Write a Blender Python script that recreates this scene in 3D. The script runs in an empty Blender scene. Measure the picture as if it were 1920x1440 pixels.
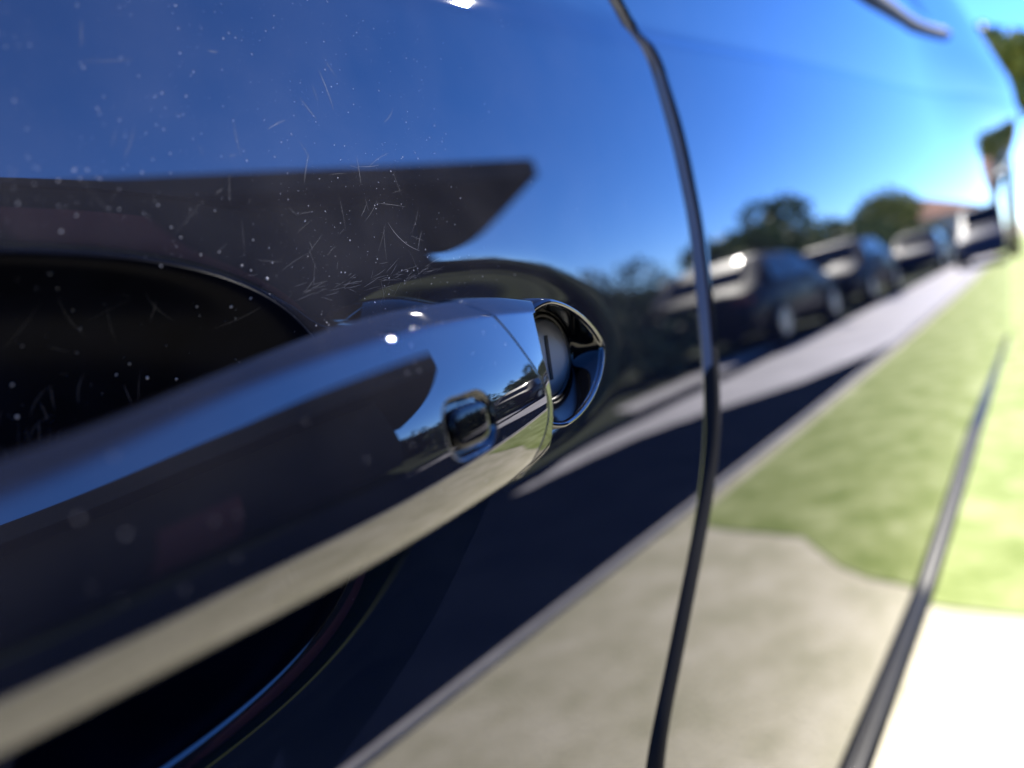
import bpy, math, random
import numpy as np
from mathutils import Matrix, Vector

# ------------------------------------------------------------------ camera
ZC = 0.90                                    # camera height over the ground
scene = bpy.context.scene
cam_d = bpy.data.cameras.new("camera"); cam = bpy.data.objects.new("camera", cam_d)
scene.collection.objects.link(cam); scene.camera = cam
CR = ((0.5871, 0.1802, -0.7892), (-0.7960, -0.0490, -0.6033), (-0.1474, 0.9824, 0.1147))
cam.matrix_world = Matrix.Translation((0, -0.12, ZC)) @ Matrix(CR).to_4x4()
cam_d.sensor_fit = 'HORIZONTAL'; cam_d.sensor_width = 36; cam_d.lens = 26.25
cam_d.clip_start = 0.005; cam_d.clip_end = 2000
cam_d.dof.use_dof = True; cam_d.dof.focus_distance = 0.165
cam_d.dof.aperture_fstop = 26.25 / 3.6; cam_d.dof.aperture_blades = 0
# ------------------------------------------------------------------ sky and sun
SUN_EL, SUN_AZ = math.radians(38), math.radians(111)
w = bpy.data.worlds.new("World"); scene.world = w; w.use_nodes = True
nt = w.node_tree; bg = nt.nodes["Background"]
sky = nt.nodes.new("ShaderNodeTexSky"); sky.sky_type = 'NISHITA'; sky.sun_disc = False
sky.sun_elevation = SUN_EL; sky.sun_rotation = SUN_AZ
sky.air_density = 0.75; sky.dust_density = 0.0; sky.ozone_density = 6.0; sky.altitude = 1500
hsv = nt.nodes.new('ShaderNodeHueSaturation'); hsv.inputs['Saturation'].default_value = 1.18; hsv.inputs['Hue'].default_value = .512
nt.links.new(sky.outputs[0], hsv.inputs['Color']); nt.links.new(hsv.outputs[0], bg.inputs[0]); bg.inputs[1].default_value = 0.14
sd = bpy.data.lights.new("sun", 'SUN'); sun = bpy.data.objects.new("sun", sd)
scene.collection.objects.link(sun); sd.energy = 5.0; sd.angle = math.radians(0.53); sd.color = (1, .95, .87)
sdir = Vector((math.sin(SUN_AZ) * math.cos(SUN_EL), math.cos(SUN_AZ) * math.cos(SUN_EL), math.sin(SUN_EL)))
sun.rotation_euler = (-sdir).to_track_quat('-Z', 'Y').to_euler(); sun.location = (0, 0, 30)
vs = scene.view_settings
vs.view_transform = 'Standard'; vs.look = 'None'; vs.gamma = 1; vs.exposure = 1.68; vs.use_curve_mapping = False
scene.render.engine = 'CYCLES'
cy = scene.cycles
cy.use_denoising = True; cy.max_bounces = 8; cy.glossy_bounces = 6; cy.diffuse_bounces = 3
cy.sample_clamp_indirect = 12; cy.caustics_reflective = False; cy.blur_glossy = 0.2

COL = scene.collection
rng = np.random.default_rng(7); random.seed(7)

# ------------------------------------------------------------------ helpers
def tag(o, label=None, cat=None, group=None, kind=None):
    if label: o["label"] = label
    if cat: o["category"] = cat
    if group: o["group"] = group
    if kind: o["kind"] = kind
    return o
def empty(name, loc=(0, 0, 0), rz=0):
    o = bpy.data.objects.new(name, None); COL.objects.link(o); o.location = loc; o.rotation_euler[2] = rz; o.empty_display_size = .1
    return o
def mesh(name, verts, faces, mat, parent=None, smooth=True):
    me = bpy.data.meshes.new(name)
    verts = np.asarray(verts, dtype=np.float64)
    me.from_pydata(verts.tolist() if len(verts) < 60000 else verts, [], faces)
    me.update()
    if smooth: me.polygons.foreach_set("use_smooth", np.ones(len(me.polygons), bool))
    me.materials.append(mat)
    o = bpy.data.objects.new(name, me); COL.objects.link(o)
    if parent: o.parent = parent
    return o
def grid_faces(n, m, off=0, flip=False, closed=False):
    i = np.arange(n - 1)[:, None]; mm = m if closed else m - 1
    j = np.arange(mm)[None, :]; j2 = (j + 1) % m
    a = i * m + j; b = i * m + j2; c = (i + 1) * m + j2; d = (i + 1) * m + j
    q = np.stack([a, b, c, d] if not flip else [d, c, b, a], -1).reshape(-1, 4) + off
    return q.tolist()
def grid_mesh(name, P, mat, parent=None, flip=False, closed=False, smooth=True):
    n, m = P.shape[:2]
    return mesh(name, P.reshape(-1, 3), grid_faces(n, m, 0, flip, closed), mat, parent, smooth)
class MB:
    def __init__(s): s.v = []; s.f = []
    def add(s, vs, fs):
        o = len(s.v); s.v += [tuple(v) for v in vs]; s.f += [tuple(i + o for i in f) for f in fs]
    def box(s, x0, x1, y0, y1, z0, z1, b=0):
        if b <= 0:
            vs = [(x, y, z) for x in (x0, x1) for y in (y0, y1) for z in (z0, z1)]
            s.add(vs, [(0, 1, 3, 2), (4, 6, 7, 5), (0, 4, 5, 1), (2, 3, 7, 6), (0, 2, 6, 4), (1, 5, 7, 3)])
        else:
            c = np.array([(x0 + x1) / 2, (y0 + y1) / 2, (z0 + z1) / 2]); h = np.array([x1 - x0, y1 - y0, z1 - z0]) / 2
            vs = []; 
            for sx in (-1, 1):
                for sy in (-1, 1):
                    for sz in (-1, 1):
                        S = np.array([sx, sy, sz])
                        for ax in range(3):
                            p = c + S * (h - b); p[ax] = c[ax] + S[ax] * h[ax]; vs.append(p)
            import bmesh
            bm = bmesh.new()
            for v in vs: bm.verts.new(v)
            bmesh.ops.convex_hull(bm, input=bm.verts[:])
            bm.verts.ensure_lookup_table()
            s.add([v.co[:] for v in bm.verts], [[v.index for v in f.verts] for f in bm.faces] if not bm.verts.index_update() else 0)
            bm.free()
    def prism(s, poly, z0, z1):
        n = len(poly); s.add([(p[0], p[1], z0) for p in poly] + [(p[0], p[1], z1) for p in poly],
            [tuple(range(n))[::-1], tuple(range(n, 2 * n))] + [(i, (i + 1) % n, n + (i + 1) % n, n + i) for i in range(n)])
    def cyl(s, p, ax, r, h, n=20, r2=None):
        ax = Vector(ax).normalized(); u = ax.orthogonal().normalized(); v = ax.cross(u); p = Vector(p); r2 = r if r2 is None else r2
        A = [p + (u * math.cos(2 * math.pi * i / n) + v * math.sin(2 * math.pi * i / n)) * r for i in range(n)]
        B = [p + ax * h + (u * math.cos(2 * math.pi * i / n) + v * math.sin(2 * math.pi * i / n)) * r2 for i in range(n)]
        s.add(A + B, [tuple(range(n))[::-1], tuple(range(n, 2 * n))] + [(i, (i + 1) % n, n + (i + 1) % n, n + i) for i in range(n)])
    def build(s, name, mat, parent=None, smooth=False): return mesh(name, s.v, s.f, mat, parent, smooth)

def new_mat(name):
    m = bpy.data.materials.new(name); m.use_nodes = True
    return m, m.node_tree, m.node_tree.nodes["Principled BSDF"]
def simple(name, col, rough=.5, metal=0, spec=.5, noise=0, scale=5, coat=0):
    m, t, p = new_mat(name)
    p.inputs["Base Color"].default_value = (*col, 1); p.inputs["Roughness"].default_value = rough
    p.inputs["Metallic"].default_value = metal; p.inputs["Specular IOR Level"].default_value = spec
    p.inputs["Coat Weight"].default_value = coat; p.inputs["Coat Roughness"].default_value = .03
    if noise:
        tc = t.nodes.new("ShaderNodeTexCoord"); n = t.nodes.new("ShaderNodeTexNoise"); n.inputs["Scale"].default_value = scale
        n.inputs["Detail"].default_value = 6
        r = t.nodes.new("ShaderNodeValToRGB"); r.color_ramp.elements[0].position = .3; r.color_ramp.elements[1].position = .7
        r.color_ramp.elements[0].color = (*[c * (1 - noise) for c in col], 1); r.color_ramp.elements[1].color = (*[min(1, c * (1 + noise)) for c in col], 1)
        t.links.new(tc.outputs["Object"], n.inputs["Vector"]); t.links.new(n.outputs[0], r.inputs[0]); t.links.new(r.outputs[0], p.inputs["Base Color"])
    return m
def paint(name, base, dust=.02, ior=1.75, bump=0.0, coat_r=0.012, sun_haze=False):
    """dark clear-coated body colour with a thin uneven film of dust, sunlit haze painted into it where sun_haze is set"""
    m, t, p = new_mat(name)
    p.inputs["Roughness"].default_value = .6; p.inputs["Specular IOR Level"].default_value = 0
    p.inputs["Coat Weight"].default_value = 1; p.inputs["Coat IOR"].default_value = ior; p.inputs["Coat Roughness"].default_value = coat_r
    tc = t.nodes.new("ShaderNodeTexCoord")
    n1 = t.nodes.new("ShaderNodeTexNoise"); n1.inputs["Scale"].default_value = 14; n1.inputs["Detail"].default_value = 5; n1.inputs["Roughness"].default_value = .6
    n2 = t.nodes.new("ShaderNodeTexNoise"); n2.inputs["Scale"].default_value = 55; n2.inputs["Detail"].default_value = 3
    mu = t.nodes.new("ShaderNodeMath"); mu.operation = 'MULTIPLY'
    r = t.nodes.new("ShaderNodeValToRGB"); r.color_ramp.elements[0].position = .02; r.color_ramp.elements[1].position = .38
    r.color_ramp.elements[0].color = (*base, 1); r.color_ramp.elements[1].color = (base[0] + dust, base[1] + dust * .95, base[2] + dust, 1)
    t.links.new(tc.outputs["Object"], n1.inputs[0]); t.links.new(tc.outputs["Object"], n2.inputs[0])
    t.links.new(n1.outputs[0], mu.inputs[0]); t.links.new(n2.outputs[0], mu.inputs[1])
    src = mu.outputs[0]
    if sun_haze:      # sunlit haze painted into the dust film, strongest on the upper front door
        sx_ = t.nodes.new("ShaderNodeSeparateXYZ"); t.links.new(tc.outputs["Object"], sx_.inputs[0])
        for ch, lo, hi, a_, b_ in (("Z", ZC - .045, ZC + .012, .04, 1), ("X", .07, .30, 1, .3)):
            mr = t.nodes.new("ShaderNodeMapRange"); mr.interpolation_type = 'SMOOTHSTEP'
            for k_, v_ in zip((1, 2, 3, 4), (lo, hi, a_, b_)): mr.inputs[k_].default_value = v_
            t.links.new(sx_.outputs[ch], mr.inputs[0]); m2 = t.nodes.new("ShaderNodeMath"); m2.operation = 'MULTIPLY'
            t.links.new(src, m2.inputs[0]); t.links.new(mr.outputs[0], m2.inputs[1]); src = m2.outputs[0]
    t.links.new(src, r.inputs[0]); t.links.new(r.outputs[0], p.inputs["Base Color"])
    if bump:
        b = t.nodes.new("ShaderNodeBump"); b.inputs["Strength"].default_value = bump; b.inputs["Distance"].default_value = .001
        n3 = t.nodes.new("ShaderNodeTexNoise"); n3.inputs["Scale"].default_value = 260; n3.inputs["Detail"].default_value = 2
        t.links.new(tc.outputs["Object"], n3.inputs[0]); t.links.new(n3.outputs[0], b.inputs["Height"])
        t.links.new(b.outputs[0], p.inputs["Coat Normal"])
    return m

M = {}
M['paint'] = paint('navy_paint', (.0016, .0022, .006), dust=.016, ior=2.1, sun_haze=True)
M['gloss'] = paint('gloss_black', (.001, .0014, .004), dust=.011, ior=1.9, sun_haze=True)
M['cup'] = simple('recess_plastic', (.0016, .002, .0042), .28, 0, .025, noise=.5, scale=60)
M['mould'] = simple('moulding_plastic', (.004, .004, .005), .3, 0, .03, noise=.6, scale=20)
M['sheen_grey'] = simple('hem_sheen_grey', (.14, .145, .17), .18, 0, .4)  # pale reflection along the panel edge, put in as grey
M['bowl'] = paint('bowl_black', (.0008, .001, .002), dust=.0005, ior=1.38)
M['seal'] = simple('rubber', (.006, .006, .007), .6, 0, .15)
M['dust'] = simple('dust', (.30, .30, .34), .8)
M['scratch'] = simple('scratch', (.06, .06, .075), .5)
M['steel'] = simple('lock_steel', (.42, .43, .46), .38, .9)
M['black'] = simple('black_plastic', (.004, .004, .005), .45)
M['chrome'] = simple('chrome', (.75, .76, .78), .12, 1)
M['glass'] = simple('window_glass', (.006, .007, .009), .08, 0, .25)

# ------------------------------------------------------------------ body surface
T0, KK = math.tan(math.radians(4)), 0.7
def sp(q, wd): return wd * np.logaddexp(0, q / wd)
def sstep(a, b, x):
    t = np.clip((x - a) / (b - a), 0, 1); return t * t * (3 - 2 * t)
CX = [-.4, .162, .203, .289, .47, 1.0, 1.8, 3.0]; CZ = [.045, .079, .084, .092, .113, .168, .255, .33]
_cx = np.linspace(-.4, 3.0, 600); _cz = np.interp(_cx, CX, CZ)
_k = np.ones(41) / 41; _cz = np.concatenate([_cz[:20], np.convolve(_cz, _k, 'valid'), _cz[-20:]])
def zcrease(x): return np.interp(x, _cx, _cz)
def bulge(x): return -.004 * np.clip(x - .4, 0, None) ** 2 - .25 * np.clip(x - 2.4, 0, None) ** 2
def base(x, z):
    zz = np.maximum(z, -.42)
    y = T0 * zz + KK * zz * zz / 2 + np.minimum(z + .42, 0) * (T0 - KK * .42)
    y = y - bulge(x)
    q = z - zcrease(x)
    y = y + .0022 * sstep(-.0022, .0050, q) - .17 * sp(q - .004, .002) + np.clip(q - .04, 0, None) ** 2 * 1.6
    y = y - .10 * sstep(1.2, 2.6, x) * sstep(.05, .3, z)
    return y
def scoop(x, z):
    rho = (np.abs((x - .020) / .077) ** 3 + np.abs((z + .024) / .040) ** 3) ** (1 / 3)
    q = (1 - rho) * .040
    d1 = .021 * (1 - np.exp(-sp(q, .0010) * 3.2 / .021)) * (1 - 4.5 * np.clip(z + .024, -.05, .05))
    d0 = .0012 * sstep(-.012, .004, q)
    return d0 + d1
def pit(x, z):
    n_ = np.where(x < .148, 3.2, 2.0); rho = (np.abs((x - .148) / .060) ** n_ + np.abs((z + .0165) / .0255) ** n_) ** (1 / n_)
    q = (1 - rho) * .0255
    return .010 * (1 - np.exp(-sp(q, .0016) * .30 / .010))
def body(x, z):
    s = scoop(x, z); p = pit(x, z)
    return base(x, z) + np.maximum(s, p) + .35 * np.minimum(s, p)
GZ = [-.9, -.36, -.157, -.112, -.089, -.068, -.041, .014, .053, .092, .102, .14, .3]
GX = [.10, .14, .194, .235, .257, .272, .281, .292, .2925, .287, .266, .225, .10]
_gz = np.linspace(-.9, .3, 1201); _gx = np.interp(_gz, GZ, GX)
_k = np.ones(25) / 25; _gx = np.concatenate([_gx[:12], np.convolve(_gx, _k, 'valid'), _gx[-12:]])
def gapx(z): return np.interp(z, _gz, _gx)
def gap2x(z): return 1.02 + .10 * np.clip(z, -.3, .3)

def hem_cols(edge, z, sgn, r, depth=.016):
    """columns rolling from the outer skin round the panel edge and inward; sgn +1: edge at +x"""
    out = []
    for a in np.linspace(0, math.pi / 2, 9)[1:]:
        x = edge - sgn * r + sgn * r * math.sin(a); out.append((x, r * (1 - math.cos(a))))
    out.append((edge + 0 * z, r + depth))
    return out
def panel(name, zs, xl, xr, ucols, rl, rr, surf, parent, mat, top_return=True):
    zs = np.asarray(zs); L = xl(zs) if callable(xl) else np.full_like(zs, xl); Rr = xr(zs) if callable(xr) else np.full_like(zs, xr)
    cols = []
    if rl:
        for x, dy in hem_cols(L, zs, -1, rl)[::-1]: cols.append(np.stack([x, surf(np.clip(x, L + rl, None), zs) + dy, zs], -1))
    a = L + (rl or 0); b = Rr - (rr or 0)
    for u in ucols:
        x = a + (b - a) * u; cols.append(np.stack([x, surf(x, zs), zs], -1))
    if rr:
        for x, dy in hem_cols(Rr, zs, 1, rr): cols.append(np.stack([x, surf(np.minimum(x, Rr - rr), zs) + dy, zs], -1))
    P = np.stack(cols, 1)
    if top_return:
        T = P[-1:].copy(); T[..., 1] += .12; T[..., 2] += .01; P = np.concatenate([P, T], 0)
    P[..., 2] += ZC
    return grid_mesh(name, P, mat, parent)

def zrows(z0, z1, fine0, fine1, step, coarse):
    return np.concatenate([np.arange(z0, fine0, coarse), np.arange(fine0, fine1, step), np.arange(fine1, z1 + 1e-6, coarse)])

car = empty('car', (0, 0, 0))
tag(car, 'dark navy glossy car seen along its side, door handle in the middle', 'car')
zs = zrows(-.375, .20, -.085, .032, .0007, .004)
# columns denser round the handle
u = np.concatenate([np.linspace(0, .42, 60)[:-1], np.linspace(.42, .96, 470)[:-1], np.linspace(.96, 1, 45)])
front = panel('front_door', zs, -.25, gapx, u, 0, .0030, body, car, M['paint'])
_a = np.linspace(0, 2 * math.pi, 241)[:-1]; _cs, _sn = np.cos(_a), np.sin(_a)
_k = (np.abs(_cs / .077) ** 3 + np.abs(_sn / .040) ** 3) ** (-1 / 3); lin = []
for f_, dy in [(1.045, .0006), (1.045, .0)] + [(f, -.00030) for f in np.concatenate([np.linspace(1.040, .8, 50), np.linspace(.78, .002, 40)])]:
    X, Z = .020 + _k * _cs * f_, -.024 + _k * _sn * f_
    lin.append(np.stack([X, body(X, Z) + dy, Z + ZC], -1))
grid_mesh('handle_recess', np.stack(lin, 0), M['cup'], front, closed=True, flip=True)
def zbelt(x): return np.interp(x, [-.3, .3, .9, 1.65, 2.3, 3], [.165, .185, .243, .346, .38, .39])
def strake(x, z):
    """lower body: a fold with a dark moulding under it"""
    zl = np.interp(x, [0, .5, .85, 1.4, 2.2, 3.0], [-.36, -.365, -.375, -.318, -.30, -.30])
    return zl
def rsurf(x, z):
    zl = strake(x, z)
    return base(x, z)
def side_panel():
    t_ = np.concatenate([np.linspace(0, .25, 40)[:-1], np.linspace(.25, .92, 260)[:-1], np.linspace(.92, 1, 30)])
    cols = []
    zg = lambda t, x: (strake(x, 0) - .006) * (1 - t) + .37 * t
    # edge columns follow the shut line, inner columns spread to the tail
    z0 = zg(t_, np.full_like(t_, .25)); L = gapx(z0) + .0068
    for x, dy in hem_cols(L, z0, -1, .0075)[::-1]: cols.append(np.stack([x, rsurf(np.clip(x, L + .0075, None), z0) + dy, z0], -1))
    for u_ in np.linspace(0, 1, 300) ** 1.6:
        x = (L + .0075) * (1 - u_) + 2.75 * u_; z_ = zg(t_, x); cols.append(np.stack([x, rsurf(x, z_), z_], -1))
    P = np.stack(cols, 1); T = P[-1:].copy(); T[..., 1] += .12; T[..., 2] += .01; P = np.concatenate([P, T], 0); P[..., 2] += ZC
    return grid_mesh('rear_quarter_panel', P, M['paint'], car)
quarter = side_panel()
# dark rubber behind the two shut lines
def strip(name, gx, z0, z1, wd, dy, mat, n=160):
    z = np.linspace(z0, z1, n); x = gx(z); P = []
    for k, (dx, d) in enumerate(((-wd, dy + .004), (-wd * .5, dy), (wd * .5, dy), (wd, dy + .004))):
        P.append(np.stack([x + dx, base(x, z) + d, z + ZC], -1))
    return grid_mesh(name, np.stack(P, 1), mat, car)
strip('door_seal', lambda z: gapx(z) + .0034, -.37, .19, .014, .011, M['seal'])
# added grey strip: paints the pale reflection on the rear door's leading edge
z = np.linspace(-.085, .16, 120); L = gapx(z) + .0068; r_ = .0078; gp = []
for a_ in np.linspace(.55, 1.45, 10):
    k_ = sstep(-.085, -.01, z); a2 = a_
    x = L + .0075 - r_ * math.sin(a2) ; gp.append(np.stack([x, base(L + .0075, z) + .0075 - r_ * math.cos(a2) + .0007 * (1 - k_), z + ZC], -1))
grid_mesh('hem_sheen', np.stack(gp[::-1], 1), M['sheen_grey'], car)
z = np.linspace(-.37, -.015, 160); L = gapx(z) + .0068; gp = []  # added dark strip, blackens the lower edge where it would mirror sky
for a_ in np.linspace(.05, 1.5, 12):
    x = L + .0075 - .00768 * math.sin(a_); gp.append(np.stack([x, base(L + .0075, z) + .0075 - .00768 * math.cos(a_) + .0004 * sstep(-.05, -.015, z), z + ZC], -1))
grid_mesh('hem_dark_strip', np.stack(gp[::-1], 1), M['seal'], car)
# dark moulding along the lower doors
xx = np.linspace(-.25, 2.7, 160); zl = strake(xx, 0)
sec = [(.002, .002), (-.005, .001), (-.009, -.002), (-.010, -.006), (-.008, -.011), (-.002, -.015)]
grid_mesh('moulding', np.stack([np.stack([xx, base(xx, zl) + a_ * (1 - .95 * sstep(1.3, 2.5, xx)) + .003 * sstep(2.4, 2.7, xx), zl + b_ + ZC], -1) for a_, b_ in sec], 1), M['mould'], car)
# window, its trim and the pillar behind it
xx = np.linspace(.30, 1.66, 90); zt = zbelt(xx); yt = base(xx, zt)
sec = [(.002, -.004), (-.006, .002), (-.006, .012), (.002, .018), (.02, .02)]
grid_mesh('window_trim', np.stack([np.stack([xx, yt + a_, zt + b_ + ZC], -1) for a_, b_ in sec], 1), M['seal'], car)
hh = np.linspace(0, .34, 10)
grid_mesh('rear_window', np.stack([np.stack([xx - .0 * h, yt + .012 + .42 * h, zt + .012 + h * (1 - .0 * xx) + ZC], -1) for h in hh], 1), M['glass'], car)
xx = np.linspace(1.6, 2.72, 60); zt = zbelt(xx) - .01; top = np.interp(xx, [1.6, 2.2, 2.45, 2.72], [.72, .66, .56, .36])
tt = np.linspace(0, 1, 12)
grid_mesh('rear_pillar', np.stack([np.stack([xx, base(xx, np.minimum(zt, .43)) + .42 * (np.maximum(top, zt) - zt) * t_, zt + (np.maximum(top, zt) - zt) * t_ + ZC], -1) for t_ in tt], 1), M['paint'], car)
# sill and dark underside below the moulding
sx = np.linspace(-.25, 2.7, 80); zl = strake(sx, 0); srow = []
for dy, dz in ((-.004, -.014), (.006, -.026), (.03, -.040), (.10, -.055), (.60, -.06)):
    srow.append(np.stack([sx, base(sx, zl) + dy, zl + dz + ZC], -1))
grid_mesh('sill', np.stack(srow, 1), M['seal'], car)

# ------------------------------------------------------------------ door handle
handle = empty('door_handle'); handle.parent = car; handle["label"] = 'gloss black pull handle with lock at its rear end'
def yf(x):
    return -.042 + .034 * np.clip((x - .03) / .18, 0, None) ** 2.2 + .034 * np.clip((-.03 - x) / .085, 0, None) ** 2.2
def zt_(x): return np.interp(x, [-.12, .0, .028, .039, .048, .059, .068, .083, .104, .114, .124, .144], [-.009, -.009, -.0075, -.006, -.004, -.002, -.0003, .0013, .0017, .0009, -.0009, -.004])
def zc_(x): return np.interp(x, [-.12, .0, .024, .034, .043, .061, .082, .099, .121, .15], [-.0125, -.0125, -.0112, -.0093, -.007, -.0040, -.0024, -.0022, -.003, -.004])
def zb_(x): return np.interp(x, [-.12, .06, .1, .12, .132, .15], [-.0352, -.035, -.0342, -.0332, -.0322, -.031])
_sx = np.linspace(-.12, .15, 271)
def smooth1(fn, k=13):
    v = fn(_sx); kk = np.ones(k) / k; h = k // 2
    for _ in range(2): v = np.concatenate([v[:h], np.convolve(v, kk, 'valid'), v[-h:]])
    return lambda x: np.interp(x, _sx, v)
zt_, zc_, zb_ = smooth1(zt_), smooth1(zc_), smooth1(zb_)
NF = 110
_tt = np.linspace(0, 1, 201); _tv = np.interp(_tt, [0, .2, .35, .48, .63, .8, 1], [-29, -11, -2.5, 6, 13.5, 15.5, 16.5])
for _ in range(3): _tv = np.concatenate([_tv[:12], np.convolve(_tv, np.ones(25) / 25, 'valid'), _tv[-12:]])
def tauf(t):   # tilt of the front face from its lower edge to the crest
    return math.radians(float(np.interp(t, _tt, _tv)))
def twist(x): return math.radians(1.6) * math.exp(-((x - .072) / .032) ** 2)
def section(x, back=None):
    zt, zc, zb, y0 = float(zt_(x)), float(zc_(x)), float(zb_(x)), float(yf(x))
    zb1 = zb + .0022; zc1 = zc - .0006
    t = np.linspace(0, 1, NF); z = zb1 + (zc1 - zb1) * t
    tw = twist(x); tn = np.array([math.tan(tauf(a) + tw * math.sin(math.pi * min(1, a * 1.1)) ) for a in t]); dz = (zc1 - zb1) / (NF - 1)
    y = np.concatenate([[0], np.cumsum((tn[1:] + tn[:-1]) / 2 * dz)]); y = y - y[-1] + y0 
    pts = [np.stack([y, z], -1)]
    yb = y0 + .0135 if back is None else back
    poly = [(y[-1], zc1, 0), (y0 + .0006, zc, .0005), (y0 + .0075, zt, .0030), (yb, zt - .0035, .003), (yb, zb + .005, .004), (y[0] + .0035, zb, .0022), (y[0], zb1, 0)]
    p = [np.array(q[:2]) for q in poly]; r = [q[2] for q in poly]
    out = []
    for i in range(1, len(poly) - 1):
        a, b, c = p[i - 1], p[i], p[i + 1]
        d1 = (a - b) / np.linalg.norm(a - b); d2 = (c - b) / np.linalg.norm(c - b)
        rr = min(r[i], .45 * np.linalg.norm(a - b), .45 * np.linalg.norm(c - b))
        s, e = b + d1 * rr, b + d2 * rr
        prev = out[-1] if out else a
        for k in (.33, .66): out.append(prev + (s - prev) * k)
        for k in np.linspace(0, 1, 9): out.append((1 - k) ** 2 * s + 2 * k * (1 - k) * b + k * k * e)
    pts.append(np.array(out))
    return np.concatenate(pts, 0)
SZ = [-.05, -.034, -.032, -.030, -.026, -.022, -.017, -.012, -.006, -.001, .002, .05]
SXm = [.1040, .1058, .1075, .1105, .1143, .1160, .1158, .1127, .109, .1045, .1020, .1018]
_sz = np.linspace(-.05, .05, 401); _sv = np.interp(_sz, SZ, SXm)
_k = np.ones(17) / 17
for _ in range(2): _sv = np.concatenate([_sv[:8], np.convolve(_sv, _k, 'valid'), _sv[-8:]])
def seam(z): return np.interp(z, _sz, _sv)
BX, BZ = .0888, -.0190                         # touch button centre
def bsdf(x, z, hx=.0066, hz=.0046, r=.0034):
    qx = np.abs(x - BX) - hx + r; qz = np.abs(z - BZ - .08 * 0) - hz + r
    return np.hypot(np.maximum(qx, 0), np.maximum(qz, 0)) + np.minimum(np.maximum(qx, qz), 0) - r
def bpit(x, z):
    d = -bsdf(x, z); return .0013 * sstep(-.0003, .0007, d)
S0 = .1018
st = np.concatenate([np.linspace(-.118, .02, 90)[:-1], np.linspace(.02, .068, 70)[:-1], np.linspace(.068, S0, 140)])
rings = []
for s in st:
    sc_ = section(s); y, z = sc_[:, 0].copy(), sc_[:, 1]
    wgt = np.clip((s - .05) / (S0 - .05), 0, 1)
    x = s + wgt * (seam(z) - S0)
    y += (yf(x) - yf(s))
    y[:NF] += bpit(x[:NF], z[:NF])
    rings.append(np.stack([x, y, z + ZC], -1))
def cap_end(rings, k, dx):
    last = rings[k]; c = last.mean(0); 
    for sc, d in ((.985, .35 * dx), (.95, dx), (.80, dx * 1.2), (.02, dx * 1.2)):
        r = c + (last - c) * np.array([1, sc, sc]); r[:, 0] += d; rings = rings + [r] if k == -1 else [r] + rings
    return rings
rings = cap_end(rings, -1, .0004)
grip = grid_mesh('grip', np.stack(rings, 0), M['gloss'], handle, closed=True, flip=True)
# front-face lookup used by the button
def face_y(x, z):
    t = None
    out = np.zeros_like(x)
    for i, (a, b) in enumerate(zip(x.ravel(), z.ravel())):
        s = a
        sc_ = section(s); out.ravel()[i] = np.interp(b, sc_[:NF, 1], sc_[:NF, 0])
    return out
th = np.linspace(0, 2 * math.pi, 65)[:-1]; br = []
def rr_pt(h1, h2, r, a):
    # point of a rounded rectangle in direction a
    c, s = math.cos(a), math.sin(a); n = 3.6
    k = (abs(c / h1) ** n + abs(s / h2) ** n) ** (-1 / n); return k * c, k * s
for fr, dep in ((1.0, .0012), (1.0, .0003), (.97, .0000), (.92, -.00012), (.82, -.0002), (.7, -.00024), (.5, -.00027), (.3, -.00028), (.02, -.00028)):
    pts = np.array([rr_pt(.0052 * fr, .0033 * fr, 0, a) for a in th]); X = BX + pts[:, 0]; Z = BZ + pts[:, 1]
    br.append(np.stack([X, face_y(X, Z) + dep, Z + ZC], -1))
btn = grid_mesh('touch_button', np.stack(br, 0), M['bowl'], handle, closed=True, flip=True)
# end cap fixed to the door
EX = .1250
caps = []
for k in np.linspace(0, 1, 40):
    s = S0 + (EX - S0) * k
    sc_ = section(s, back=.004); y, z = sc_[:, 0].copy(), sc_[:, 1]
    xs_ = seam(z) + .0007; edge = np.interp(z, [-.035, -.026, -.02, -.012, -.006, 0], [.1195, .1187, .1187, .1195, .1215, .1238])
    ti = slice(NF, NF + 22); edge[ti] = .1238 + .014 * np.clip((sc_[ti, 0] - sc_[NF, 0]) / .0075, 0, 1)
    x = xs_ + (edge - xs_) * k
    y[:NF + 22] += (yf(x) - yf(s))[:NF + 22]
    caps.append(np.stack([x, y, z + ZC], -1))
first = caps[0]; c = first.mean(0); pre = []
for sc2, d in ((.94, .0006), (.97, -.0000), (.99, -.0002)):
    r = c + (first - c) * np.array([1, sc2, sc2]); r[:, 0] += d; pre.append(r)
caps = pre + caps
last = caps[-1]; c = last.mean(0); c[0] = .118
for sc2, d in ((.992, .0002), (.97, .0001)):
    r = last.copy(); r[:, 1:] = c[1:] + (last[:, 1:] - c[1:]) * sc2; r[:, 0] += d; caps.append(r)
for sc2 in (.965, .8, .02):
    r = last.copy(); r[:, 1:] = c[1:] + (last[:, 1:] - c[1:]) * sc2; r[:, 0] = .1175; caps.append(r)
grid_mesh('end_cap', np.stack(caps, 0), M['gloss'], handle, closed=True, flip=True)
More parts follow.
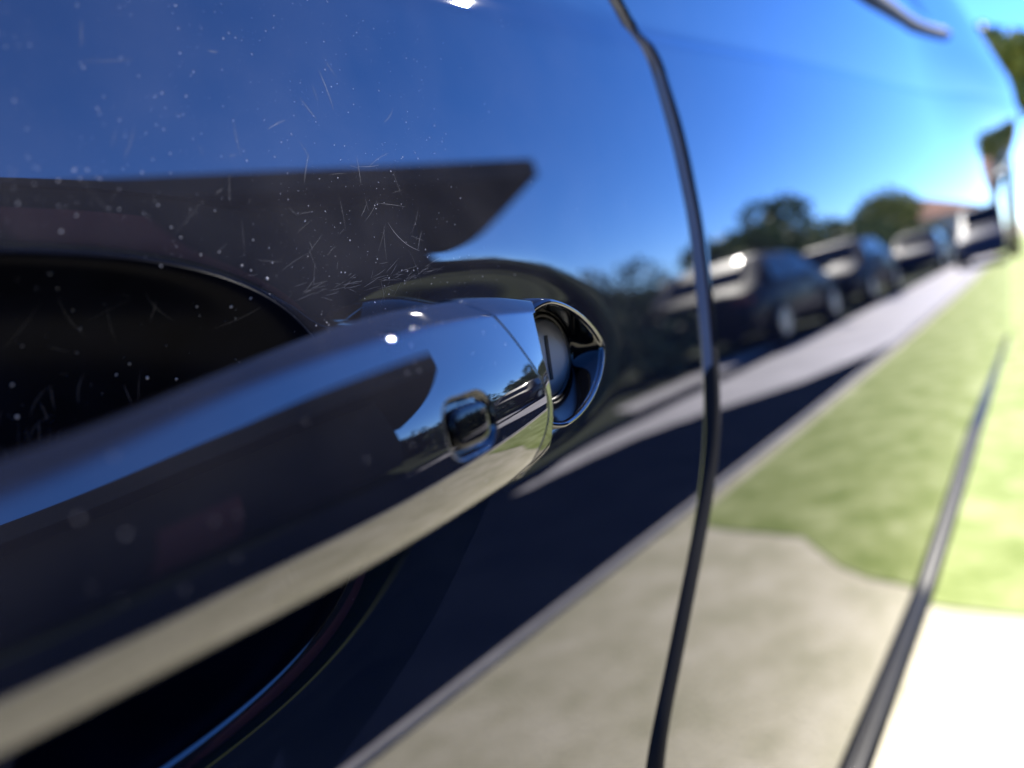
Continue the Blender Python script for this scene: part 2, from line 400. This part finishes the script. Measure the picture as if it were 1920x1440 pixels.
# lock surround: bullet shaped bowl
LC = np.array([.1375, -.0160]); NA = 160
ang = np.linspace(0, 2 * math.pi, NA + 1)[:-1]
ca, sa = np.cos(ang), np.sin(ang)
def lip_pts(da=0, db=0):
    a = np.where(ca > 0, .0342 + da, .012 + da); b = np.where(sa > 0, .0142, .0142) + db
    ex = np.where(sa > 0, 1.32, 1.6)
    k = (np.abs(ca / a) ** ex + np.abs(sa / b) ** ex) ** (-1 / ex)
    k2 = 1 / np.sqrt((ca / a) ** 2 + (sa / b) ** 2); wt_ = np.where(sa > 0, .95, .6); k = np.where(ca > 0, wt_ * k + (1 - wt_) * k2, k2)
    return LC[0] + k * ca, LC[1] + k * sa
def lip_y(x):
    f = np.clip((x - .1375) / .0342, 0, 1.1); return np.where(x > .1375, -.0285 + .0075 * f ** 1.3, -.0285 + .3 * (.1375 - x))
lx, lz = lip_pts(); ly = lip_y(lx)
ox, oz = lip_pts(.0040, .0024)
DC = np.array([.1512, -.0160]); DY = -.0165; DR = .0097
rows = []
dx_, dz_ = lx - ox, lz - oz
def row(t, y): rows.append(np.stack([ox + dx_ * t, y, oz + dz_ * t + ZC], -1))
doory = .006
row(-.25, np.full(NA, doory + .002)); row(-.1, np.full(NA, doory)); 
for t, f in ((.1, .22), (.25, .45), (.42, .66), (.6, .83), (.78, .94), (.92, .99), (1.0, 1.0)):
    row(t, doory + (ly - doory) * f)
l2x, l2z = lip_pts(-.0015, -.0011)
for t, d in ((.15, -.0002), (.4, -.0003), (.7, -.0002), (.9, .0002), (1.0, .0007)):
    rows.append(np.stack([lx + (l2x - lx) * t, ly + d, lz + (l2z - lz) * t + ZC], -1))
lx, lz, ly = l2x, l2z, ly + .0007
inx, inz = DC[0] + (DR + .0013) * ca, DC[1] + (DR + .0013) * sa
for t, f in ((.03, .985), (.08, .93), (.18, .80), (.35, .58), (.55, .36), (.75, .17), (.9, .06), (1.0, 0.0)):
    rows.append(np.stack([lx + (inx - lx) * t, DY + (ly - DY) * f, lz + (inz - lz) * t + ZC], -1))
rows.append(np.stack([inx, np.full(NA, DY + .004), inz + ZC], -1))
nb = len(rows) - 9
grid_mesh('lock_bowl', np.stack(rows[nb:], 0), M['bowl'], handle, closed=True, flip=True)
grid_mesh('lock_surround', np.stack(rows[:nb + 1], 0), M['gloss'], handle, closed=True, flip=True)
lock = empty('lock_cylinder'); lock.parent = handle
# keep to three levels: the cylinder parts hang straight on the handle
bpy.data.objects.remove(lock)
def disc(name, mat, prof, hole=None):
    rws = [np.stack([DC[0] + r * ca, np.full(NA, DY + y), DC[1] + r * sa + ZC], -1) for r, y in prof]
    return grid_mesh(name, np.stack(rws, 0), mat, handle, closed=True, flip=True)
disc('lock_ring', M['black'], [(.0111, .003), (.0111, .0006), (.0107, .0000), (.0101, .0004), (.0099, .004)])
disc('lock_cylinder', M['steel'], [(.0097, .004), (.0097, .0004), (.0094, .0), (.009, -.0002), (.006, -.0003), (.0001, -.0003)])
mb = MB(); mb.box(DC[0] - .0006, DC[0] + .0006, DY - .0005, DY + .001, DC[1] - .0055 + ZC, DC[1] + .0055 + ZC)
mb.build('key_slot', M['black'], handle)

# ------------------------------------------------------------------ ground
def ground_mat(name, c1, c2, scale, c3=None, bump=.4):
    m, t, p = new_mat(name); p.inputs["Roughness"].default_value = .95; p.inputs["Specular IOR Level"].default_value = .1
    tc = t.nodes.new("ShaderNodeTexCoord"); n = t.nodes.new("ShaderNodeTexNoise"); n.inputs["Scale"].default_value = scale; n.inputs["Detail"].default_value = 9; n.inputs["Roughness"].default_value = .65
    r = t.nodes.new("ShaderNodeValToRGB"); e = r.color_ramp.elements
    e[0].position = .33; e[0].color = (*c1, 1); e[1].position = .66; e[1].color = (*c2, 1)
    if c3: k = e.new(.5); k.color = (*c3, 1)
    t.links.new(tc.outputs["Object"], n.inputs[0]); t.links.new(n.outputs[0], r.inputs[0]); t.links.new(r.outputs[0], p.inputs["Base Color"])
    b = t.nodes.new("ShaderNodeBump"); b.inputs["Strength"].default_value = bump; b.inputs["Distance"].default_value = .02
    n2 = t.nodes.new("ShaderNodeTexNoise"); n2.inputs["Scale"].default_value = scale * 12; n2.inputs["Detail"].default_value = 6
    t.links.new(tc.outputs["Object"], n2.inputs[0]); t.links.new(n2.outputs[0], b.inputs["Height"]); t.links.new(b.outputs[0], p.inputs["Normal"])
    return m
M['pale'] = ground_mat('dry_verge', (.44, .41, .27), (.66, .60, .45), 5, (.56, .51, .36))
M['green'] = ground_mat('lawn', (.17, .22, .05), (.40, .43, .19), 4.5, (.28, .32, .11))
M['shaded_asphalt'] = ground_mat('shaded_asphalt', (.002, .005, .014), (.006, .010, .022), 3, None, .2)  # shadow on the road put into the colour
M['shaded_asphalt'].node_tree.nodes['Principled BSDF'].inputs['Specular IOR Level'].default_value = 0
M['sunlit_paving'] = ground_mat('sunlit_paving', (.42, .40, .40), (.56, .53, .53), 1.5, None, .1)  # pale tone stands for road surface in sun
M['kerb'] = ground_mat('kerb_stone', (.44, .41, .40), (.60, .56, .54), 4, None, .2)
def sheet(name, poly, z, mat, kind='structure', wob=0, label=None, cat=None):
    pts = []
    for i in range(len(poly)):
        a, b = np.array(poly[i], float), np.array(poly[(i + 1) % len(poly)], float); L = np.linalg.norm(b - a)
        n = max(1, int(L / .12)) if wob and L < 12 else 1
        for k in range(n):
            p = a + (b - a) * k / n
            if wob: p = p + rng.normal(0, wob, 2)
            pts.append((p[0], p[1], z))
    o = mesh(name, pts, [tuple(range(len(pts)))], mat, None, False); return tag(o, label, cat, None, kind)
sheet('ground', [(-300, -300), (400, -300), (400, 300), (-300, 300)], 0, M['pale'])
sheet('lawn', [(2.45, -1.05), (2.36, -.86), (2.32, -.70), (2.27, -.56), (2.17, -.45), (2.03, -.34), (1.97, -.2), (1.96, 0), (1.99, .3), (2.05, .6), (1.8, 3), (60, 3), (60, -1.05)], .004, M['green'], wob=.012)
sheet('road', [(-300, -1.16), (-300, -2.95), (300, -2.95), (300, -1.16)], .006, M['shaded_asphalt'])
sheet('sunlit_road_patch', [(3.1, -2.42), (4.35, -2.30), (5.05, -2.02), (5.75, -1.6), (7.5, -1.17), (200, -1.17), (200, -2.9), (3.9, -2.62)], .012, M['sunlit_paving'], wob=.012)  # sunlit part of the road as a pale sheet, cut along the shadow edge
kb = MB(); kb.box(-200, 200, -1.16, -1.125, -.1, .02, .006); tag(kb.build('kerb', M['kerb']), None, None, None, 'structure')
sheet('sunlit_strip', [(5.6, -2.97), (10.4, -2.98), (10.4, -3.42), (5.9, -3.38)], .016, M['sunlit_paving'], wob=.01)  # second lit streak, laid as a pale sheet
sheet('far_verge', [(-300, -2.96), (300, -2.96), (300, -60), (-300, -60)], .008, ground_mat('far_grass', (.01, .016, .008), (.035, .05, .018), 1.5))

# ------------------------------------------------------------------ leaves
def leaf_mat(name, a, b):
    m, t, p = new_mat(name); p.inputs["Roughness"].default_value = .6; p.inputs["Specular IOR Level"].default_value = .25
    g = t.nodes.new("ShaderNodeNewGeometry"); r = t.nodes.new("ShaderNodeValToRGB")
    r.color_ramp.elements[0].color = (*a, 1); r.color_ramp.elements[1].color = (*b, 1)
    t.links.new(g.outputs["Random Per Island"], r.inputs[0]); t.links.new(r.outputs[0], p.inputs["Base Color"])
    return m
M['leaf_dark'] = leaf_mat('leaf_dark', (.008, .018, .006), (.04, .07, .02))
M['leaf_mid'] = leaf_mat('leaf_mid', (.05, .085, .015), (.22, .27, .06))
M['leaf_olive'] = leaf_mat('leaf_olive', (.10, .12, .02), (.34, .33, .06))
M['leaf_grey'] = leaf_mat('leaf_grey', (.06, .09, .04), (.26, .30, .16))
M['bark'] = simple('bark', (.06, .045, .032), .9, noise=.4, scale=9)
def leaf_cloud(blobs, n, size):
    vs = []; fs = []
    wts = np.array([b[3] * b[4] * b[5] for b in blobs]) ** .67; wts /= wts.sum()
    for b, cnt in zip(blobs, (wts * n).astype(int)):
        d = rng.normal(size=(cnt, 3)); d /= np.linalg.norm(d, axis=1)[:, None]
        p = d * (rng.uniform(.35, 1.08, (cnt, 1)) ** .6) * np.array(b[3:6]) + np.array(b[:3])
        u_ = rng.normal(size=(cnt, 3)); u_ /= np.linalg.norm(u_, axis=1)[:, None]
        v_ = np.cross(u_, rng.normal(size=(cnt, 3))); v_ /= np.linalg.norm(v_, axis=1)[:, None]
        s_ = size * rng.uniform(.5, 1.4, (cnt, 1))
        q = np.stack([p - u_ * s_, p - v_ * s_ * .5, p + u_ * s_, p + v_ * s_ * .5], 1).reshape(-1, 3)
        o = len(vs); vs.extend(q.tolist()); fs.extend([(o + 4 * i, o + 4 * i + 1, o + 4 * i + 2, o + 4 * i + 3) for i in range(cnt)])
    return vs, fs
def tree(name, loc, h, rad, mat, label, cat='tree', n=3500, size=.12, group=None, low=.35):
    o = empty(name, loc); tag(o, label, cat, group)
    mb = MB(); mb.cyl((0, 0, 0), (.05, 0, 1), .10 * rad, h * .6, 10, .05 * rad)
    for k in range(5):
        a = k * 1.3; mb.cyl((0, 0, h * (.35 + .06 * k)), (math.cos(a), math.sin(a), 1.1), .045 * rad, h * .35, 6, .015)
    mb.build('trunk', M['bark'], o, True)
    bl = []
    for k in range(11):
        a = rng.uniform(0, 6.28); rr = rad * rng.uniform(.1, .75); zz = h * rng.uniform(low + .12, .9)
        s_ = rad * rng.uniform(.3, .52); bl.append((rr * math.cos(a), rr * math.sin(a), zz, s_, s_, s_ * .8))
    v, f = leaf_cloud(bl, n, size); mesh('crown', v, f, mat, o, False)
    return o
def hedge(name, x0, x1, y, h, wd, mat, label, n=6000, size=.09):
    o = empty(name, ((x0 + x1) / 2, y, 0)); tag(o, label, 'hedge')
    bl = []
    for x in np.arange(x0, x1, wd * .7):
        hh = h * rng.uniform(.93, 1.05); bl.append((x - (x0 + x1) / 2, rng.uniform(-.1, .1), hh * .5, wd * .62, wd * .5, hh * .52))
    v, f = leaf_cloud(bl, n, size); mesh('foliage', v, f, mat, o, False)
    mb = MB()
    for x in np.arange(x0 + .3, x1, .8): mb.cyl((x - (x0 + x1) / 2, 0, 0), (0.02, 0, 1), .04, h * .7, 6, .02)
    mb.box(x0 - (x0 + x1) / 2, x1 - (x0 + x1) / 2, -.12, .12, .05, h * .86); mb.build('stem', M['bark'], o)
    return o
hedge('hedge', -15, -2.2, -6.2, 1.9, 1.2, M['leaf_dark'], 'added dark hedge left of the flat roofed house, darkens the shut line reflection')  # unseen hedge added to darken what the lower panel edge reflects
hedge('hedge', 2.0, 16, -7.0, 1.86, 1.2, M['leaf_dark'], 'tall dark clipped hedge beyond the road, reflected behind the handle')
hedge('hedge', 16.5, 62, -6.3, 2.5, 1.5, M['leaf_olive'], 'long yellow green hedge behind the reflected parked cars', 14000, .15)
tree('bush', (9.2, -4.55, 0), 1.75, 1.0, M['leaf_grey'], 'rounded grey green bush standing in front of the dark hedge', 'bush', 2600, .06, low=.0)
tree('bush', (7.3, -4.9, 0), 1.3, .8, M['leaf_grey'], 'smaller low bush nearest the handle in the reflection', 'bush', 2000, .06, low=.0)
tree('broadleaf_tree', (18.5, -6.4, 0), 3.1, 1.5, M['leaf_mid'], 'small green tree right of the first shut line in the reflection', 'tree', 3200, .09, low=.15)
tree('broadleaf_tree', (23.0, -6.8, 0), 3.9, 1.6, M['leaf_mid'], 'taller green tree with a spiky top in the reflection', 'tree', 3200, .1, low=.15)
tree('broadleaf_tree', (29, -6.4, 0), 3.4, 2.0, M['leaf_mid'], 'round green tree between the spiky tree and the olive trees', 'tree', 3200, .1, low=.1)
tree('olive_tree', (37, -6.5, 0), 4.0, 2.4, M['leaf_olive'], 'yellow olive tree reflected above the parked cars', 'tree', 3500, .13, low=.1)
tree('olive_tree', (46, -6.8, 0), 4.8, 2.8, M['leaf_olive'], 'yellow olive tree beside the orange roof', 'tree', 3500, .15, low=.1)
tree('olive_tree', (24, 1.05, 0), 6.2, 1.6, M['leaf_olive'], 'sunlit olive tree seen past the tail of the car, top right', 'tree', 4500, .15, low=.45)

# ------------------------------------------------------------------ houses across the road
M['soffit'] = simple('dark_soffit', (.02, .018, .018), .7, noise=.2, scale=2)
M['wall_d'] = simple('dark_render', (.012, .012, .014), .8, noise=.3, scale=3)
M['red'] = simple('red_paint', (.14, .02, .025), .45)
M['tile'] = simple('orange_tile', (.50, .16, .07), .8, noise=.25, scale=8)
M['cream'] = simple('cream_render', (.55, .50, .42), .85, noise=.12, scale=3)
hs = empty('house', (2, -7, 0)); tag(hs, 'dark house with a flat overhanging roof reflected above the recess', 'house')
def off(poly): return [(x - 2, y + 7) for x, y in poly]
mb = MB(); mb.prism(off([(7.1, -4.2), (11.2, -9.4), (1.5, -11.0), (-1.6, -6.57)]), 3.0, 3.22); mb.build('roof', M['soffit'], hs)
mb = MB(); mb.prism(off([(5.8, -5.0), (7.6, -8.9), (1.8, -9.8), (-.8, -6.9)]), 0, 3.0); mb.build('wall', M['wall_d'], hs)
mb = MB(); mb.prism(off([(2.2, -6.1), (3.1, -5.85), (3.1, -5.75), (2.2, -6.0)]), 0.02, 2.1); mb.build('door', M['red'], hs)
mb = MB(); mb.prism(off([(-.3, -6.77), (1.1, -6.4), (1.1, -6.3), (-.3, -6.67)]), .9, 2.1); mb.build('window', M['glass'], hs)
for px, py in ((9.9, -8.9), (-1.2, -6.7)):
    mb = MB(); mb.cyl((px - 2, py + 7, 0), (0, 0, 1), .05, 3.0, 10); mb.build('post', M['wall_d'], hs)
h2 = empty('house', (62, -7.5, 0)); tag(h2, 'far house with an orange tiled roof behind the parked cars', 'house')
mb = MB(); mb.box(-5, 5, -4, 4, 0, 3.1); mb.build('wall', M['cream'], h2)
mb = MB(); mb.add([(-5.6, -4.6, 3.05), (5.6, -4.6, 3.05), (5.6, 4.6, 3.05), (-5.6, 4.6, 3.05), (-2, 0, 5.2), (2, 0, 5.2)], [(0, 1, 5, 4), (1, 2, 5), (2, 3, 4, 5), (3, 0, 4), (3, 2, 1, 0)])
mb.build('roof', M['tile'], h2)

# ------------------------------------------------------------------ parked cars
def make_car(loc, rz, mat, label, ln=4.4, ht=1.48):
    o = empty('parked_car', loc, rz); tag(o, label, 'car', 'cars parked along the far kerb')
    k = ln / 4.4
    up = [(-2.2, .62), (-2.17, .86), (-2.05, .95), (-1.75, 1.0), (-1.15, ht - .05), (-.6, ht), (.1, ht), (.55, ht - .08), (1.2, 1.02), (1.7, .92), (2.08, .80), (2.2, .60)]
    lo = [(-2.2, .34), (-2.0, .24), (-1.75, .24), (-1.7, .24), (-1.1, .22), (-.6, .22), (.1, .22), (.55, .22), (.95, .22), (1.7, .22), (2.05, .24), (2.2, .36)]
    n = 12; rows_ = []
    for (xu, zu), (xl, zl) in zip(up, lo):
        r = []
        hw = .88 - .10 * (abs(xu) / 2.2) ** 5
        bz = min(zu, .95 + 0 * zu)
        for yy, zz in ((-.6 * hw, zl), (-hw * .97, zl + .06), (-hw, (zl + bz) / 2), (-hw * .96, bz - .02 if zu > 1.05 else zu - .06), (-hw * (.74 if zu > 1.05 else .80), zu - .04), (-hw * .5, zu), (hw * .5, zu), (hw * (.74 if zu > 1.05 else .80), zu - .04), (hw * .96, bz - .02 if zu > 1.05 else zu - .06), (hw, (zl + bz) / 2), (hw * .97, zl + .06), (.6 * hw, zl)):
            r.append((xu * k, yy, zz))
        rows_.append(r)
    P = np.array(rows_)
    b = grid_mesh('body', P, mat, o, closed=True)
    for e_ in (0, -1):
        c_ = P[e_]; mesh('bumper', c_, [tuple(range(n))], mat, o, False)
    for s_ in (-1, 1):
        y1, y2 = s_ * .852, s_ * .665
        for (xa, xb, xc, xd) in ((-1.35, -.42, -.42, -.98), (-.34, .92, .5, -.34)):
            z1, z2 = .99, ht - .10
            mesh('window', [(xa * k, y1, z1), (xb * k, y1, z1), (xc * k, y2 + s_ * .02, z2), (xd * k, y2 + s_ * .02, z2)], [(0, 1, 2, 3)], M['glass'], o, False)
        mb = MB(); mb.box(.72 * k, .92 * k, s_ * .98 - .09, s_ * .98 + .09, .95, 1.1, .03); mb.build('mirror', mat, o)
        for xw in (-1.35, 1.35):
            mb = MB(); mb.cyl((xw * k, s_ * .72, .33), (0, s_, 0), .33, .19, 24); wh = mb.build('wheel', M['seal'], o, False)
            mb = MB(); mb.cyl((xw * k, s_ * .905, .33), (0, s_, 0), .22, .015, 18, .19); mb.build('rim', M['steel'], wh, False)
        mb = MB(); mb.box(1.98 * k, 2.16 * k, s_ * .62 - .14, s_ * .62 + .14, .62, .74, .03); hl = mb.build('headlight', M['glass'], o)
        mb = MB(); mb.cyl((2.165 * k, s_ * .62, .68), (1, 0, 0), .035, .01, 12, .03); mb.build('bulb', M['chrome'], hl, True)
        mb = MB(); mb.box(-2.18 * k, -2.06 * k, s_ * .66 - .13, s_ * .66 + .13, .72, .86, .03); mb.build('taillight', M['red'], o)
    mb = MB(); mb.add([(-1.0 * k, -.02, ht - .03), (-.78 * k, -.02, ht - .01), (-.98 * k, 0, ht + .1), (-1.0 * k, .02, ht - .03), (-.78 * k, .02, ht - .01)], [(0, 1, 2), (3, 2, 4), (0, 2, 3), (1, 4, 2)])
    mb.build('antenna', M['black'], o)
    ws = [(1.16 * k, -.60, 1.05), (1.16 * k, .60, 1.05), (.6 * k, .55, ht - .07), (.6 * k, -.55, ht - .07)]
    mesh('windscreen', ws, [(0, 1, 2, 3)], M['glass'], o, False)
    mesh('rear_window', [(-1.71 * k, -.58, 1.04), (-1.71 * k, .58, 1.04), (-1.2 * k, .52, ht - .09), (-1.2 * k, -.52, ht - .09)], [(3, 2, 1, 0)], M['glass'], o, False)
    return o
M['car_a'] = simple('charcoal_paint', (.012, .012, .016), .5, 0, .1, coat=.2)
M['car_b'] = simple('navy_metal_paint', (.012, .02, .05), .5, 0, .1, coat=.2)
make_car((11.3, -3.85, .008), 0, M['car_a'], 'black parked car nearest in the reflection on the rear door')
make_car((17.2, -3.85, .008), math.pi, M['car_a'], 'second black car in the reflected row, beyond the nearest one', 4.6, 1.55)
nc = make_car((24.0, -1.1, .012), math.pi, M['car_b'], 'navy car with roof fin parked on the lawn behind, right edge', 4.5, 1.72)
nc['group'] = 'cars parked behind'
make_car((30.0, -3.9, .008), math.pi, M['car_b'], 'farthest car of the reflected row, navy', 4.5, 1.6)

# ------------------------------------------------------------------ dust and scratches on the door
def specks(n, xr, zr, rmin, rmax, surf, face=None):
    vs, fs = [], []
    x = rng.uniform(*xr, n); z = rng.uniform(*zr, n); e = 2e-4
    y = surf(x, z); dx = (surf(x + e, z) - y) / e; dz = (surf(x, z + e) - y) / e
    r = rmin + (rmax - rmin) * rng.uniform(0, 1, n) ** 5
    for i in range(n):
        nrm = Vector((dx[i], -1, dz[i])).normalized(); u_ = nrm.orthogonal().normalized(); v_ = nrm.cross(u_); p = Vector((x[i], y[i], z[i] + ZC))
        o = len(vs); el = random.uniform(.6, 1.5)
        for k in range(6):
            a = k * math.pi / 3; q = p + (u_ * math.cos(a) * el + v_ * math.sin(a) / el) * r[i]; vs.append(q[:])
        vs.append((p + nrm * r[i] * .6)[:])
        fs += [(o + k, o + (k + 1) % 6, o + 6) for k in range(6)]
    return vs, fs
V, Fs = [], []
for args in ((1500, (.03, .15), (-.004, .07), .00003, .00016, body), (420, (.03, .24), (-.005, .085), .00003, .00017, body),
             (240, (.03, .095), (-.05, .014), .00004, .00030, lambda x, z: body(x, z) - .00032), (90, (.2, .29), (-.06, .08), .00004, .00014, body), (40, (.09, .26), (-.15, -.04), .00004, .0001, body)):
    v, f = specks(*args); o = len(V); V += v; Fs += [tuple(i + o for i in t_) for t_ in f]
# specks on the handle
hp = [r for r in rings[80:290]]
for _ in range(60):
    r = hp[random.randrange(len(hp))]; q = r[random.randrange(0, NF + 30)]; p = Vector(q); rr = random.uniform(.00003, .00009)
    o = len(V); nrm = Vector((0, -1, .3)).normalized(); u_ = nrm.orthogonal(); v_ = nrm.cross(u_)
    for k in range(6): a = k * math.pi / 3; V.append((p + (u_ * math.cos(a) + v_ * math.sin(a)) * rr)[:])
    V.append((p + nrm * rr * .7)[:]); Fs += [(o + k, o + (k + 1) % 6, o + 6) for k in range(6)]
tag(mesh('dust', V, Fs, M['dust'], None, False), 'fine pale dust specks scattered over the door and handle', 'dust', None, 'stuff')
V, Fs = [], []
def scratch(x, z, a, L, curv, wd):
    n = 14; o = len(V)
    for k in range(n):
        t_ = k / (n - 1); wdk = wd * math.sin(math.pi * (.05 + .9 * t_))
        nx, nz = -math.sin(a), math.cos(a)
        for s_ in (-.5, .5):
            X, Z = x + nx * wdk * s_, z + nz * wdk * s_
            V.append((X, float(body(np.array(X), np.array(Z))) - (.00036 if Z < .012 and X < .09 else .000025), Z + ZC))
        x += math.cos(a) * L / n; z += math.sin(a) * L / n; a += curv / n
    for k in range(n - 1): Fs.append((o + 2 * k, o + 2 * k + 1, o + 2 * k + 3, o + 2 * k + 2))
for _ in range(85):
    x, z = rng.uniform(.035, .13), rng.uniform(.0, .062)
    if rng.uniform() < .55: z = rng.uniform(.002, .034)
    scratch(x, z, rng.choice([1.2, 1.0, .7, 2.0, 1.6, .2]) + rng.normal(0, .3), rng.uniform(.0012, .010), rng.normal(0, .25), rng.uniform(.00002, .00005))
for _ in range(60):
    scratch(rng.uniform(.03, .07), rng.uniform(-.03, -.006), 1.5 + rng.normal(0, .25), rng.uniform(.002, .008), rng.normal(0, .5), rng.uniform(.00003, .00008))
for _ in range(70):   # worn patch where fingers slip in over the handle
    x = rng.uniform(.092, .135); scratch(x, .0065 + .05 * (x - .09) + rng.normal(0, .0012), .15 + rng.normal(0, .22), rng.uniform(.001, .006), rng.normal(0, .15), rng.uniform(.00003, .00006))
scratch(.1225, .0205, -1.1, .012, 1.0, .00011); scratch(.133, .0185, -2.2, .006, .2, .00007)
so = mesh('scratches', V, Fs, M['scratch'], front, False); so["kind"] = "stuff"
